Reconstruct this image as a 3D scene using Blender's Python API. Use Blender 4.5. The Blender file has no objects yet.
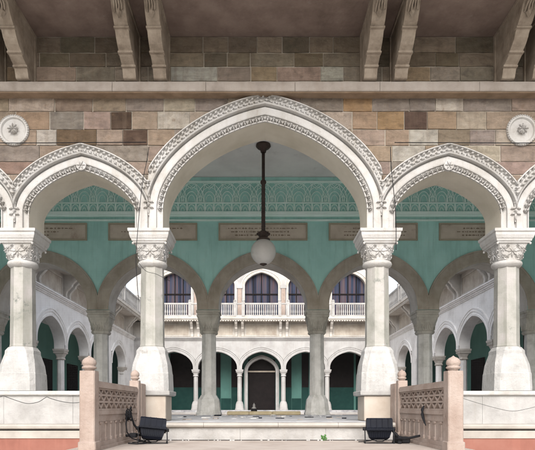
import bpy, math, random
from mathutils import Vector
random.seed(7)
S = bpy.context.scene
C = S.collection
R = math.radians
PI = math.pi

# ------------------------------------------------------------------ camera
F, VX, HY = 540.0, 260.5, 407.0          # focal length (photo px), vanishing point x, horizon y
CAM = (-0.08, -9.71, 0.25)
cam_d = bpy.data.cameras.new('camera'); cam = bpy.data.objects.new('camera', cam_d); C.objects.link(cam)
cam.location = CAM; cam.rotation_euler = (R(90), 0, 0)
cam_d.sensor_width = 36; cam_d.lens = 36*F/535
cam_d.shift_x = (267.5-VX)/535; cam_d.shift_y = (HY-225)/535
cam_d.clip_end = 3000; cam_d.clip_start = 0.05
S.camera = cam
# ------------------------------------------------------------------ world, sun, exposure
W = bpy.data.worlds.new('World'); S.world = W; W.use_nodes = True
nt = W.node_tree; nt.nodes.clear()
SUN_EL, SUN_AZ = 38, 184                 # azimuth the light comes from, clockwise from +Y
sky = nt.nodes.new('ShaderNodeTexSky'); sky.sky_type = 'NISHITA'; sky.sun_disc = False
sky.sun_elevation = R(SUN_EL); sky.sun_rotation = R(SUN_AZ); sky.air_density = 1.0; sky.dust_density = 4.0; sky.ozone_density = 1.0
hs = nt.nodes.new('ShaderNodeHueSaturation'); hs.inputs['Saturation'].default_value = 0.45
bg = nt.nodes.new('ShaderNodeBackground'); bg.inputs['Strength'].default_value = 0.15
wo = nt.nodes.new('ShaderNodeOutputWorld')
nt.links.new(sky.outputs[0], hs.inputs['Color']); nt.links.new(hs.outputs[0], bg.inputs['Color']); nt.links.new(bg.outputs[0], wo.inputs[0])
sd = bpy.data.lights.new('sun', 'SUN'); sd.energy = 0.75; sd.angle = R(42); sd.color = (1, .985, .96)
sun = bpy.data.objects.new('sun', sd); C.objects.link(sun)
a = R(SUN_AZ); e = R(SUN_EL)
dvec = Vector((math.sin(a)*math.cos(e), math.cos(a)*math.cos(e), math.sin(e)))
sun.rotation_euler = dvec.to_track_quat('Z', 'Y').to_euler(); sun.location = (0, -20, 20)
S.view_settings.view_transform = 'Standard'; S.view_settings.look = 'None'
S.view_settings.gamma = 1; S.view_settings.use_curve_mapping = False
S.view_settings.exposure = 1.18
S.render.engine = 'CYCLES'
S.cycles.max_bounces = 10; S.cycles.diffuse_bounces = 7

# ------------------------------------------------------------------ materials
def mat(name, cols, scale=1.5, rough=.75, bump=.25, fine=18, streak=0.0, streak_col=(.12,.11,.09), attr=False, spec=.35,
        speck=0.0, speck_col=(.08,.07,.06), speck_scale=9, grime=0.0):
    """procedural stone/paint: blotches between cols, vertical weather streaks, small dark specks"""
    m = bpy.data.materials.new(name); m.use_nodes = True
    t = m.node_tree; N = t.nodes; L = t.links; b = N['Principled BSDF']
    b.inputs['Roughness'].default_value = rough; b.inputs['Specular IOR Level'].default_value = spec
    g = N.new('ShaderNodeNewGeometry')
    n1 = N.new('ShaderNodeTexNoise'); n1.inputs['Scale'].default_value = scale; n1.inputs['Detail'].default_value = 9; n1.inputs['Roughness'].default_value = .62
    L.new(g.outputs['Position'], n1.inputs['Vector'])
    r = N.new('ShaderNodeValToRGB'); L.new(n1.outputs[0], r.inputs[0])
    while len(r.color_ramp.elements) < len(cols): r.color_ramp.elements.new(.5)
    for i, c in enumerate(cols):
        r.color_ramp.elements[i].position = .3+.4*i/max(1, len(cols)-1); r.color_ramp.elements[i].color = (*c, 1)
    out = r.outputs[0]
    if attr:
        at = N.new('ShaderNodeAttribute'); at.attribute_name = 'tone'
        mx = N.new('ShaderNodeMix'); mx.data_type = 'RGBA'; mx.blend_type = 'MULTIPLY'; mx.inputs[0].default_value = 1
        L.new(at.outputs['Color'], mx.inputs[6]); L.new(out, mx.inputs[7]); out = mx.outputs[2]
    if attr:
        mp0 = N.new('ShaderNodeMapping'); mp0.inputs['Scale'].default_value = (1.5, 1.5, 4.5); L.new(g.outputs['Position'], mp0.inputs[0])
        n0 = N.new('ShaderNodeTexNoise'); n0.inputs['Scale'].default_value = 1.6; n0.inputs['Detail'].default_value = 8; n0.inputs['Roughness'].default_value = .7; n0.inputs['Distortion'].default_value = 1.2; L.new(mp0.outputs[0], n0.inputs['Vector'])
        r0 = N.new('ShaderNodeMapRange'); r0.inputs[1].default_value = .35; r0.inputs[2].default_value = .68; r0.inputs[3].default_value = .74; r0.inputs[4].default_value = 1.18; L.new(n0.outputs[0], r0.inputs[0])
        mx = N.new('ShaderNodeMix'); mx.data_type = 'RGBA'; mx.blend_type = 'MULTIPLY'; mx.inputs[0].default_value = 1; L.new(out, mx.inputs[6]); L.new(r0.outputs[0], mx.inputs[7]); out = mx.outputs[2]
    if streak:
        mp = N.new('ShaderNodeMapping'); mp.inputs['Scale'].default_value = (7, 7, .55); L.new(g.outputs['Position'], mp.inputs[0])
        n2 = N.new('ShaderNodeTexNoise'); n2.inputs['Scale'].default_value = 1; n2.inputs['Detail'].default_value = 7; n2.inputs['Roughness'].default_value = .65; L.new(mp.outputs[0], n2.inputs['Vector'])
        r2 = N.new('ShaderNodeMapRange'); r2.inputs[1].default_value = .5; r2.inputs[2].default_value = .75; r2.inputs[4].default_value = streak; L.new(n2.outputs[0], r2.inputs[0])
        mx = N.new('ShaderNodeMix'); mx.data_type = 'RGBA'; L.new(r2.outputs[0], mx.inputs[0]); L.new(out, mx.inputs[6]); mx.inputs[7].default_value = (*streak_col, 1); out = mx.outputs[2]
    if speck:
        n4 = N.new('ShaderNodeTexNoise'); n4.inputs['Scale'].default_value = speck_scale; n4.inputs['Detail'].default_value = 5; n4.inputs['Roughness'].default_value = .7; L.new(g.outputs['Position'], n4.inputs['Vector'])
        r4 = N.new('ShaderNodeMapRange'); r4.inputs[1].default_value = .6; r4.inputs[2].default_value = .7; r4.inputs[4].default_value = speck; L.new(n4.outputs[0], r4.inputs[0])
        mx = N.new('ShaderNodeMix'); mx.data_type = 'RGBA'; L.new(r4.outputs[0], mx.inputs[0]); L.new(out, mx.inputs[6]); mx.inputs[7].default_value = (*speck_col, 1); out = mx.outputs[2]
    L.new(out, b.inputs['Base Color'])
    n3 = N.new('ShaderNodeTexNoise'); n3.inputs['Scale'].default_value = fine; n3.inputs['Detail'].default_value = 8; n3.inputs['Roughness'].default_value = .7
    L.new(g.outputs['Position'], n3.inputs['Vector'])
    bp = N.new('ShaderNodeBump'); bp.inputs['Strength'].default_value = bump; bp.inputs['Distance'].default_value = .03
    L.new(n3.outputs[0], bp.inputs['Height']); L.new(bp.outputs[0], b.inputs['Normal'])
    return m

M = {}
M['marble'] = mat('carved_marble', [(0.333,0.316,0.293),(0.424,0.413,0.399),(0.477,0.471,0.465)], 2.2, .65, .35, 25, .50, (.30,.265,.215), speck=.5, speck_col=(.27,.235,.19), speck_scale=11)
M['marble_white'] = mat('white_marble', [(0.254,0.246,0.233),(0.344,0.336,0.324),(0.409,0.401,0.389)], 1.9, .6, .5, 9, .45, (.27,.25,.22), speck=.4, speck_col=(.26,.245,.225), speck_scale=6)
M['shaft'] = mat('green_veined_marble', [(0.210,0.209,0.184),(0.308,0.301,0.273),(0.378,0.352,0.342)], 2.6, .5, .3, 15, .75, (.19,.19,.155), speck=.85, speck_col=(.12,.13,.115), speck_scale=4.2)
M['soffit'] = mat('soffit_plaster', [(0.429,0.391,0.315),(0.506,0.467,0.391),(0.563,0.525,0.448)], 1.2, .85, .1, 10, .15, (.36,.32,.25))
M['ashlar'] = mat('sandstone_blocks', [(0.565,0.554,0.546),(0.831,0.806,0.766),(0.900,0.900,0.896)], 6.5, .95, 1.0, 16, .5, (.16,.12,.09), attr=True, spec=.15, speck=.5, speck_col=(.17,.115,.075), speck_scale=7)
M['mortar'] = mat('pale_mortar', [(.38,.34,.285),(.50,.455,.39)], 6, .95, .4, 30)
M['corbel'] = mat('brown_corbel_stone', [(0.190,0.150,0.115),(0.290,0.240,0.190),(0.370,0.315,0.255)], 4.5, .9, .6, 20, .55, (.15,.12,.09))
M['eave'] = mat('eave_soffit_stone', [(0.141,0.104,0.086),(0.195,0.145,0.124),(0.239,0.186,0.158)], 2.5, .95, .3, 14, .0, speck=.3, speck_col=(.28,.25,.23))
M['ledge'] = mat('grey_ledge_stone', [(0.221,0.189,0.165),(0.313,0.276,0.245),(0.368,0.331,0.299)], 2.2, .85, .3, 18, .5, (.26,.21,.17))
M['ledge_shade'] = mat('ledge_shaded_moulding', [(.20,.14,.09),(.33,.24,.17)], 4, .9, .3, 18, .3)  # darker ledge tone, shadow of the lower moulding put into the colour
M['pedestal'] = mat('peach_marble', [(0.305,0.252,0.206),(0.381,0.328,0.274),(0.419,0.381,0.336)], 1.8, .6, .15, 12, .2, (.5,.42,.34))
M['pink'] = mat('pink_sandstone', [(0.252,0.188,0.155),(0.332,0.264,0.225),(0.380,0.315,0.276)], 3.2, .85, .6, 22, .6, (.30,.23,.19), speck=.4, speck_col=(.28,.22,.19), speck_scale=10)
M['salmon'] = mat('salmon_paint', [(0.196,0.076,0.055),(0.238,0.096,0.071),(0.266,0.119,0.090)], 1.5, .8, .1, 10, .3, (.36,.15,.11))
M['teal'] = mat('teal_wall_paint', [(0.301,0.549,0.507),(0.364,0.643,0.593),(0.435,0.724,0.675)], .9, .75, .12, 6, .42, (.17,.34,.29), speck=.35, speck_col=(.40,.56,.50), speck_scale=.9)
M['teal_light'] = mat('teal_relief_paint', [(0.632,0.825,0.749),(0.770,0.900,0.866)], 2, .7, .1)
M['brown'] = mat('brown_stone_arch', [(0.291,0.252,0.197),(0.368,0.324,0.267),(0.447,0.397,0.331)], 2.4, .85, .3, 16, .3, (.10,.09,.07))
M['grey_shaft'] = mat('grey_stone_shaft', [(0.396,0.385,0.352),(0.572,0.561,0.533),(0.682,0.671,0.643)], 3, .7, .25, 16, .4, (.17,.16,.14))
M['panel'] = mat('inscription_stone', [(0.414,0.345,0.276),(0.517,0.448,0.368),(0.598,0.529,0.437)], 2.2, .8, .1, 12, .0, speck=.35, speck_col=(.24,.13,.08), speck_scale=2.4)
M['panel_frame'] = mat('panel_frame_stone', [(0.300,0.270,0.195),(0.390,0.345,0.255)], 3, .8, .2)
M['ceiling'] = mat('ceiling_plaster', [(0.648,0.621,0.605),(0.734,0.707,0.691),(0.788,0.767,0.745)], 1.1, .9, .1, 8, 0, speck=.35, speck_col=(.40,.38,.36), speck_scale=1.2)
M['court'] = mat('courtyard_plaster', [(0.294,0.285,0.275),(0.384,0.378,0.371),(0.435,0.429,0.422)], 1.1, .75, .3, 8, .55, (.30,.275,.245), speck=.35, speck_col=(.30,.275,.24), speck_scale=2.5)
M['court_beige'] = mat('courtyard_beige_stone', [(0.387,0.352,0.309),(0.498,0.469,0.427),(0.571,0.548,0.513)], 1.6, .85, .2, 9, .40, (.27,.23,.18))
M['court_brown'] = mat('courtyard_brown_panel', [(0.324,0.273,0.223),(0.518,0.472,0.405)], 1.6, .85, .2, 9, .3)
M['teal_gallery_shade'] = mat('teal_paint_gallery_shade', [(0.093,0.230,0.196),(0.119,0.281,0.238)], 1, .8, .1, 6, .4, (.09,.2,.17))  # wall teal darkened, the galleries' dimness is put into the colour
M['teal_far'] = mat('teal_paint_far_shade', [(.06,.155,.135),(.085,.20,.175)], 1, .8, .1, 6, .4, (.06,.12,.10))  # darker teal copy with the far gallery's shade in its colour
M['base_white'] = mat('chipped_white_marble', [(0.319,0.315,0.302),(0.420,0.412,0.399),(0.487,0.479,0.466)], 2.6, .65, 1.0, 8, .55, (.27,.25,.22), speck=.5, speck_col=(.23,.215,.19), speck_scale=7)
M['wing_bright'] = mat('brightened_wing_plaster', [(0.588,0.573,0.554),(0.745,0.735,0.720),(0.804,0.794,0.784)], 1.1, .75, .3, 8, .35, (.48,.455,.42))  # courtyard plaster lightened so the dim side wings look lit
M['cap_stone'] = mat('grey_carved_capital', [(.30,.28,.235),(.42,.40,.35),(.50,.475,.42)], 3, .8, .4, 16, .4, (.16,.15,.12))
M['dark'] = mat('dark_varnished_wood', [(0.007,0.006,0.006),(0.013,0.010,0.010)], 3, .8, .15, spec=.1)
M['darkgreen'] = mat('dark_green_wainscot', [(0.008,0.032,0.029),(0.015,0.049,0.043)], 2, .8, .05, spec=.1)
M['floor'] = mat('worn_marble_floor', [(.20,.20,.215),(.38,.38,.39),(.56,.555,.55)], 2.4, .6, .3, 9, 0, speck=.95, speck_col=(.05,.05,.06), speck_scale=2.6)
M['nosing'] = mat('step_nosing_marble', [(0.281,0.255,0.225),(0.391,0.365,0.332)], 2.2, .6, .15, 12, .35, (.40,.36,.31))
M['landing'] = mat('landing_stone', [(0.323,0.271,0.234),(0.404,0.347,0.307),(0.452,0.404,0.364)], 1.7, .85, .25, 16, 0, speck=.35, speck_col=(.30,.26,.23), speck_scale=7)
M['ground'] = mat('paved_ground', [(.38,.36,.33),(.46,.44,.40)], .6, .9, .2, 10)
M['yellow'] = mat('yellow_stone', [(0.374,0.297,0.170),(0.476,0.408,0.272)], 5, .8, .4, 30)
M['iron'] = mat('rusted_iron', [(.035,.022,.018),(.075,.045,.035)], 12, .6, .3, 60)
M['black'] = mat('black_cable', [(.012,.012,.014),(.02,.02,.022)], 10, .7, .1, spec=.15)
M['lampbody'] = mat('navy_painted_metal', [(0.002,0.003,0.007),(0.004,0.006,0.013)], 5, .55, .1, 30, 0, spec=.15, speck=.3, speck_col=(.03,.035,.05), speck_scale=14)
M['leaf'] = mat('green_leaf', [(0.051,0.156,0.035),(0.101,0.265,0.056)], 30, .6, .1)
M['net'] = mat('net_string', [(.05,.05,.05),(.07,.07,.07)], 3, .8, 0)
M['roundel'] = mat('roundel_disc_marble', [(0.161,0.170,0.148),(0.233,0.242,0.215)], 9, .6, .3, 30, .2)
M['ink'] = mat('worn_lettering', [(.16,.12,.085),(.24,.18,.13)], 8, .9, 0)
M['poster'] = mat('faded_display_board', [(.07,.07,.08),(.16,.16,.165),(.26,.25,.25)], 3.5, .6, 0)
def glassy(name, col, rough, trans=0):
    m = bpy.data.materials.new(name); m.use_nodes = True; b = m.node_tree.nodes['Principled BSDF']
    b.inputs['Base Color'].default_value = (*col, 1); b.inputs['Roughness'].default_value = rough; b.inputs['Transmission Weight'].default_value = trans
    b.inputs['Subsurface Weight'].default_value = 0
    return m
M['opal'] = mat('opal_glass', [(.60,.575,.55),(.70,.68,.65)], 3, .25, .02, 4)
M['pane'] = glassy('dark_floodlight_glass', (.012,.018,.04), .5)
def curtain():
    m = bpy.data.materials.new('striped_curtain_window'); m.use_nodes = True; t = m.node_tree; N = t.nodes; L = t.links; b = N['Principled BSDF']
    g = N.new('ShaderNodeNewGeometry'); mp = N.new('ShaderNodeMapping'); mp.inputs['Scale'].default_value = (1, 1, .04); L.new(g.outputs['Position'], mp.inputs[0])
    n = N.new('ShaderNodeTexNoise'); n.inputs['Scale'].default_value = 2.6; n.inputs['Detail'].default_value = 3; L.new(mp.outputs[0], n.inputs['Vector'])
    r = N.new('ShaderNodeValToRGB'); L.new(n.outputs[0], r.inputs[0]); cr = r.color_ramp
    for p, c in [(.36, (.010,.013,.028)), (.46, (.025,.035,.065)), (.52, (.075,.045,.05)), (.56, (.03,.04,.065)), (.64, (.09,.06,.06)), (.72, (.035,.045,.075))]:
        e_ = cr.elements.new(p); e_.color = (*c, 1)
    L.new(r.outputs[0], b.inputs['Base Color']); b.inputs['Roughness'].default_value = .6; b.inputs['Specular IOR Level'].default_value = .12
    return m
M['curtain'] = curtain()

# ------------------------------------------------------------------ mesh helpers
class MB:
    def __init__(s, T=None): s.v = []; s.f = []; s.m = []; s.mats = []; s.sm = []; s.tone = []; s.T = T; s.cur = 0; s.curtone = (1,1,1)
    def use(s, mt):
        if mt not in s.mats: s.mats.append(mt)
        s.cur = s.mats.index(mt); return s
    def add(s, vs, fs, smooth=False):
        o = len(s.v)
        s.v += [s.T(*p) if s.T else tuple(p) for p in vs]
        for f in fs: s.f.append([i+o for i in f]); s.m.append(s.cur); s.sm.append(smooth); s.tone.append(s.curtone)
    def box(s, x0, x1, y0, y1, z0, z1, bev=0):
        if bev:
            b = min(bev, (x1-x0)/3, (z1-z0)/3, (y1-y0)/3)
            # bevel on all four faces round the long silhouettes: stacked chamfered rings
            secs = [(z0, b), (z0+b, 0), (z1-b, 0), (z1, b)]
            rings = []
            for z, q in secs:
                c = b
                rings.append([(x0+q+c, y0+q, z), (x1-q-c, y0+q, z), (x1-q, y0+q+c, z), (x1-q, y1-q-c, z), (x1-q-c, y1-q, z), (x0+q+c, y1-q, z), (x0+q, y1-q-c, z), (x0+q, y0+q+c, z)])
            s.loft(rings); return
        s.add([(x0,y0,z0),(x1,y0,z0),(x1,y1,z0),(x0,y1,z0),(x0,y0,z1),(x1,y0,z1),(x1,y1,z1),(x0,y1,z1)],
              [(0,3,2,1),(4,5,6,7),(0,1,5,4),(1,2,6,5),(2,3,7,6),(3,0,4,7)])
    def loft(s, rings, cap=True, smooth=False):
        n = len(rings[0]); vs = [p for r_ in rings for p in r_]; fs = []
        for k in range(len(rings)-1):
            for i in range(n):
                j = (i+1) % n; fs.append((k*n+i, k*n+j, (k+1)*n+j, (k+1)*n+i))
        if cap: fs.append(tuple(reversed(range(n)))); fs.append(tuple((len(rings)-1)*n+i for i in range(n)))
        s.add(vs, fs, smooth)
    def chsq(s, cx, cy, secs, cap=True):          # chamfered square sections (z, half, chamfer)
        rings = []
        for z, h, c in secs:
            rings.append([(cx-h+c,cy-h,z),(cx+h-c,cy-h,z),(cx+h,cy-h+c,z),(cx+h,cy+h-c,z),(cx+h-c,cy+h,z),(cx-h+c,cy+h,z),(cx-h,cy+h-c,z),(cx-h,cy-h+c,z)])
        s.loft(rings, cap)
    def lathe(s, cx, cy, prof, n=24, smooth=True, axis='z'):
        rings = []
        for r_, z in prof:
            if axis == 'z': rings.append([(cx+r_*math.cos(2*PI*i/n), cy+r_*math.sin(2*PI*i/n), z) for i in range(n)])
            else: rings.append([(cx+r_*math.cos(2*PI*i/n), z, cy+r_*math.sin(2*PI*i/n)) for i in range(n)])
        s.loft(rings, True, smooth)
    def tube(s, pts, r_, n=6, smooth=True):
        rings = []
        P = [Vector(p) for p in pts]
        for i, p in enumerate(P):
            d = (P[min(i+1, len(P)-1)]-P[max(i-1, 0)]).normalized()
            up = Vector((0,0,1)) if abs(d.z) < .9 else Vector((1,0,0))
            u = d.cross(up).normalized(); w = u.cross(d).normalized()
            rr = r_[i] if isinstance(r_, (list, tuple)) else r_
            rings.append([tuple(p+u*rr*math.cos(2*PI*k/n)+w*rr*math.sin(2*PI*k/n)) for k in range(n)])
        s.loft(rings, True, smooth)
    def prism_x(s, poly, x0, x1):                 # polygon in (y,z) extruded along x
        n = len(poly)
        s.add([(x0,y,z) for y,z in poly]+[(x1,y,z) for y,z in poly],
              [tuple(range(n)), tuple(reversed(range(n,2*n)))]+[(i, i+n, (i+1)%n+n, (i+1)%n) for i in range(n)])
    def gem(s, x, y, z, w, h, d, ang=0):          # small faceted leaf / bead facing -y
        ca, sa = math.cos(ang), math.sin(ang)
        q = [(-w,0),(0,-h),(w,0),(0,h)]
        vs = [(x+a_*ca-b_*sa, y, z+a_*sa+b_*ca) for a_, b_ in q]+[(x+(a_*ca-b_*sa)*.6, y-d*.8, z+(a_*sa+b_*ca)*.6) for a_, b_ in q]+[(x, y-d, z)]
        s.add(vs, [(0,1,5,4),(1,2,6,5),(2,3,7,6),(3,0,4,7),(4,5,8),(5,6,8),(6,7,8),(7,4,8)])
    def build(s, name, mt=None, parent=None):
        me = bpy.data.meshes.new(name); me.from_pydata(s.v, [], s.f)
        mats = s.mats or [mt]
        for q in mats: me.materials.append(M[q] if isinstance(q, str) else q)
        me.polygons.foreach_set('material_index', s.m); me.polygons.foreach_set('use_smooth', s.sm)
        if any(t_ != (1,1,1) for t_ in s.tone):
            at = me.attributes.new('tone', 'FLOAT_COLOR', 'FACE')
            at.data.foreach_set('color', [c for t_ in s.tone for c in (*t_, 1)])
        me.update()
        import bmesh
        b = bmesh.new(); b.from_mesh(me); bmesh.ops.recalc_face_normals(b, faces=b.faces); b.to_mesh(me); b.free()
        o = bpy.data.objects.new(name, me); C.objects.link(o)
        if parent: o.parent = parent; o.matrix_parent_inverse = parent.matrix_world.inverted() if False else o.matrix_parent_inverse
        return o
def thing(name, label, cat, loc=(0,0,0), group=None):
    o = bpy.data.objects.new(name, None); C.objects.link(o); o.location = loc; o.empty_display_size = .2
    o['label'] = label; o['category'] = cat
    if group: o['group'] = group
    return o
def tag(o, label, cat, group=None):
    o['label'] = label; o['category'] = cat
    if group: o['group'] = group
    return o
def struct(o, kind='structure'): o['kind'] = kind; return o
def vecs(o, v): o.location = v; return o
def copy_tree(o, parent=None):
    c = o.copy(); C.objects.link(c); c.parent = parent
    for ch in list(o.children): copy_tree(ch, c)
    return c

# ------------------------------------------------------------------ arches
def arch_curve(xc, half, zb, zs, za, k, n=28):
    """(x,z) from the left jamb foot over the apex to the right jamb foot"""
    pts = []
    for i in range(-n, n+1):
        u = math.sin(i/n*PI/2); z = zs+(za-zs)*((1-k)*math.sqrt(max(0, 1-u*u))+k*(1-abs(u)))
        pts.append((xc+half*u, z))
    return [(xc-half, zb)]+pts+[(xc+half, zb)]
def offset(pts, d, xmin=None, xmax=None):
    out = []; n = len(pts)
    for i, p in enumerate(pts):
        def nrm(a_, b_):
            dx, dz = b_[0]-a_[0], b_[1]-a_[1]; l = math.hypot(dx, dz) or 1e-9; return (-dz/l, dx/l)
        ns = []
        if i > 0: ns.append(nrm(pts[i-1], p))
        if i < n-1: ns.append(nrm(p, pts[i+1]))
        nx = sum(q[0] for q in ns)/len(ns); nz = sum(q[1] for q in ns)/len(ns); l2 = nx*nx+nz*nz
        x = p[0]+d*nx/max(l2, .3); z = p[1]+d*nz/max(l2, .3)
        if xmin is not None: x = max(xmin, min(xmax, x))
        out.append((x, z))
    return out
def band(mb, pts, prof, lo, hi):
    """sweep prof [(offset, y)] along the curve"""
    lines = [[(x, y, z) for x, z in offset(pts, d, lo, hi)] for d, y in prof]
    n = len(pts); vs = [p for l in lines for p in l]; fs = []
    for k in range(len(lines)-1):
        for i in range(n-1):
            q = [k*n+i, k*n+i+1, (k+1)*n+i+1, (k+1)*n+i]
            a_, b_ = vs[q[2]], vs[q[3]]; c_, d_ = vs[q[0]], vs[q[1]]
            if abs(a_[0]-b_[0]) < 1e-6 and abs(c_[0]-b_[0]) < 1e-6 and abs(d_[0]-b_[0]) < 1e-6: continue
            fs.append(q)
    mb.add(vs, fs)
def walk(pts, pitch, start=0):
    """points every pitch of arc length: (x,z,angle)"""
    res = []; acc = -start
    for a_, b_ in zip(pts, pts[1:]):
        l = math.hypot(b_[0]-a_[0], b_[1]-a_[1])
        if l < 1e-6: continue
        t = -acc
        while t <= l:
            if t >= 0: res.append((a_[0]+(b_[0]-a_[0])*t/l, a_[1]+(b_[1]-a_[1])*t/l, math.atan2(b_[1]-a_[1], b_[0]-a_[0])))
            t += pitch
        acc = l-(t-pitch)
    return res
def arcade_wall(mb, bays, zb, ztop, y0, y1, front, back, soffit, x0, x1):
    """bays: list of dict(xc, half, zs, za, k). Wall from zb up, open under each arch; solid elsewhere"""
    xs = [x0]
    curves = []
    for b in bays:
        pts = arch_curve(b['xc'], b['half'], zb, b['zs'], b['za'], b['k'], 26); curves.append(pts)
        top = pts[1:-1]
        for (xa, za_), (xb, zb_) in zip(top, top[1:]):
            mb.use(front).add([(xa,y0,za_),(xb,y0,zb_),(xb,y0,ztop),(xa,y0,ztop)], [(0,1,2,3)])
            mb.use(back).add([(xa,y1,za_),(xb,y1,zb_),(xb,y1,ztop),(xa,y1,ztop)], [(0,3,2,1)])
        n = len(pts)
        mb.use(soffit).add([(x,y0,z) for x,z in pts]+[(x,y1,z) for x,z in pts], [(i,i+n,i+1+n,i+1) for i in range(n-1)], False)
    edges = [x0]+[v for b in bays for v in (b['xc']-b['half'], b['xc']+b['half'])]+[x1]
    for i in range(0, len(edges), 2):
        xa, xb = edges[i], edges[i+1]
        if xb-xa < 1e-4: continue
        mb.use(front).add([(xa,y0,zb),(xb,y0,zb),(xb,y0,ztop),(xa,y0,ztop)], [(0,1,2,3)])
        mb.use(back).add([(xa,y1,zb),(xb,y1,zb),(xb,y1,ztop),(xa,y1,ztop)], [(0,3,2,1)])
        mb.use(soffit).add([(xa,y0,zb),(xb,y0,zb),(xb,y1,zb),(xa,y1,zb)], [(0,3,2,1)])
    mb.use(back).add([(x0,y0,ztop),(x1,y0,ztop),(x1,y1,ztop),(x0,y1,ztop)], [(0,1,2,3)])
    for x in (x0, x1): mb.use(back).add([(x,y0,zb),(x,y1,zb),(x,y1,ztop),(x,y0,ztop)], [(0,1,2,3)])
    return curves

def flower(mb, x, y, z, r_, n=8, d=.02):
    for i in range(n):
        a_ = 2*PI*i/n; mb.gem(x+math.cos(a_)*r_*.55, y, z+math.sin(a_)*r_*.55, r_*.16*8/n, r_*.5, d, a_-PI/2)
    mb.gem(x, y-.003, z, r_*.22, r_*.22, d*1.3)

# ================================================================== GROUND, PODIUM, STEPS
Z_GND, Z_LAND = -1.35, -.305
mb = MB(); mb.add([(-600,-600,Z_GND),(600,-600,Z_GND),(600,900,Z_GND),(-600,900,Z_GND)], [(0,1,2,3)]); struct(mb.build('ground', 'ground'))
mb = MB(); mb.box(-16, 16, -.03, 8.45, Z_GND, -.004); mb.box(-2.02,2.10,-.72,-.03,Z_GND,-.008); struct(mb.build('hall_floor', 'floor'))
mb = MB(); mb.box(-16, 16, 8.451, 60, Z_GND, -.3); struct(mb.build('courtyard', 'landing'))
# step up into the hall: rounded nosing over a riser
mb = MB()
prof = [(-.70,-.005),(-.80,-.007),(-.825,-.02),(-.835,-.045),(-.825,-.072),(-.80,-.086),(-.765,-.088),(-.765,-.10),(-.70,-.10)]
for xa, xb in [(-2.06,-1.02),(-1.016,.21),(.214,1.2),(1.204,2.14)]: mb.use('nosing').prism_x(prof, xa, xb)
for xa, xb in [(-2.06,-.42),(-.417,1.0),(1.003,2.14)]: mb.use('marble_white').box(xa, xb, -.76, -.70, -.292, -.1005)
mb.use('black').box(-2.05, 2.13, -.753, -.7, -.305, -.292)
struct(mb.build('hall_step'))
mb = MB(); mb.box(-2.6, 2.7, -3.5, -.7005, Z_GND, Z_LAND)
for k in range(5): mb.box(-2.6, 2.7, -3.5-.32*(k+1), -3.5-.32*k-.0005, Z_GND, Z_LAND-.175*(k+1))
struct(mb.build('landing', 'landing'))

# ================================================================== FRONT ARCADE
FZ = 3.45; T1 = .65
COLX = [-11.68,-9.28,-6.88,-4.48,-2.08,2.08,4.48,6.88,9.28,11.68]  # outermost bays are out of view, added to let more light inside
front = thing('entrance_arcade', 'cream carved stone entrance arcade with three pointed arches under corbelled eave', 'arcade', (0,.3,0))
front_in = []
def fb(mb, name, mt=None, parent=None):
    o = mb.build(name, mt); p = parent or front; o.parent = p
    off = Vector((0,0,0)); q = p
    while q: off += q.location; q = q.parent
    o.location = -off
    return o
def fbp(mb, name, mt=None, parent=None): return fb(mb, name, mt, parent)

bays = []
for a_, b_ in zip(COLX, COLX[1:]):
    c_ = (a_+b_)/2; h = (b_-a_)/2-.25
    bays.append(dict(xc=c_, half=h, zs=3.78 if h > 1.2 else 3.74, za=5.37 if h > 1.2 else 4.50, k=.24 if h > 1.2 else .30))
mb = MB(); curves = arcade_wall(mb, bays, FZ, 6.9, 0, T1, 'mortar', 'ceiling', 'soffit', -13, 13)
mb.use('mortar').box(-13,-12,0,T1,-.0,FZ-.001); mb.use('mortar').box(12,13,0,T1,-.0,FZ-.001)
mb.use('mortar').box(-13,13,.002,T1-.002,6.9005,8.7)
core = fb(mb, 'wall')
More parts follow.
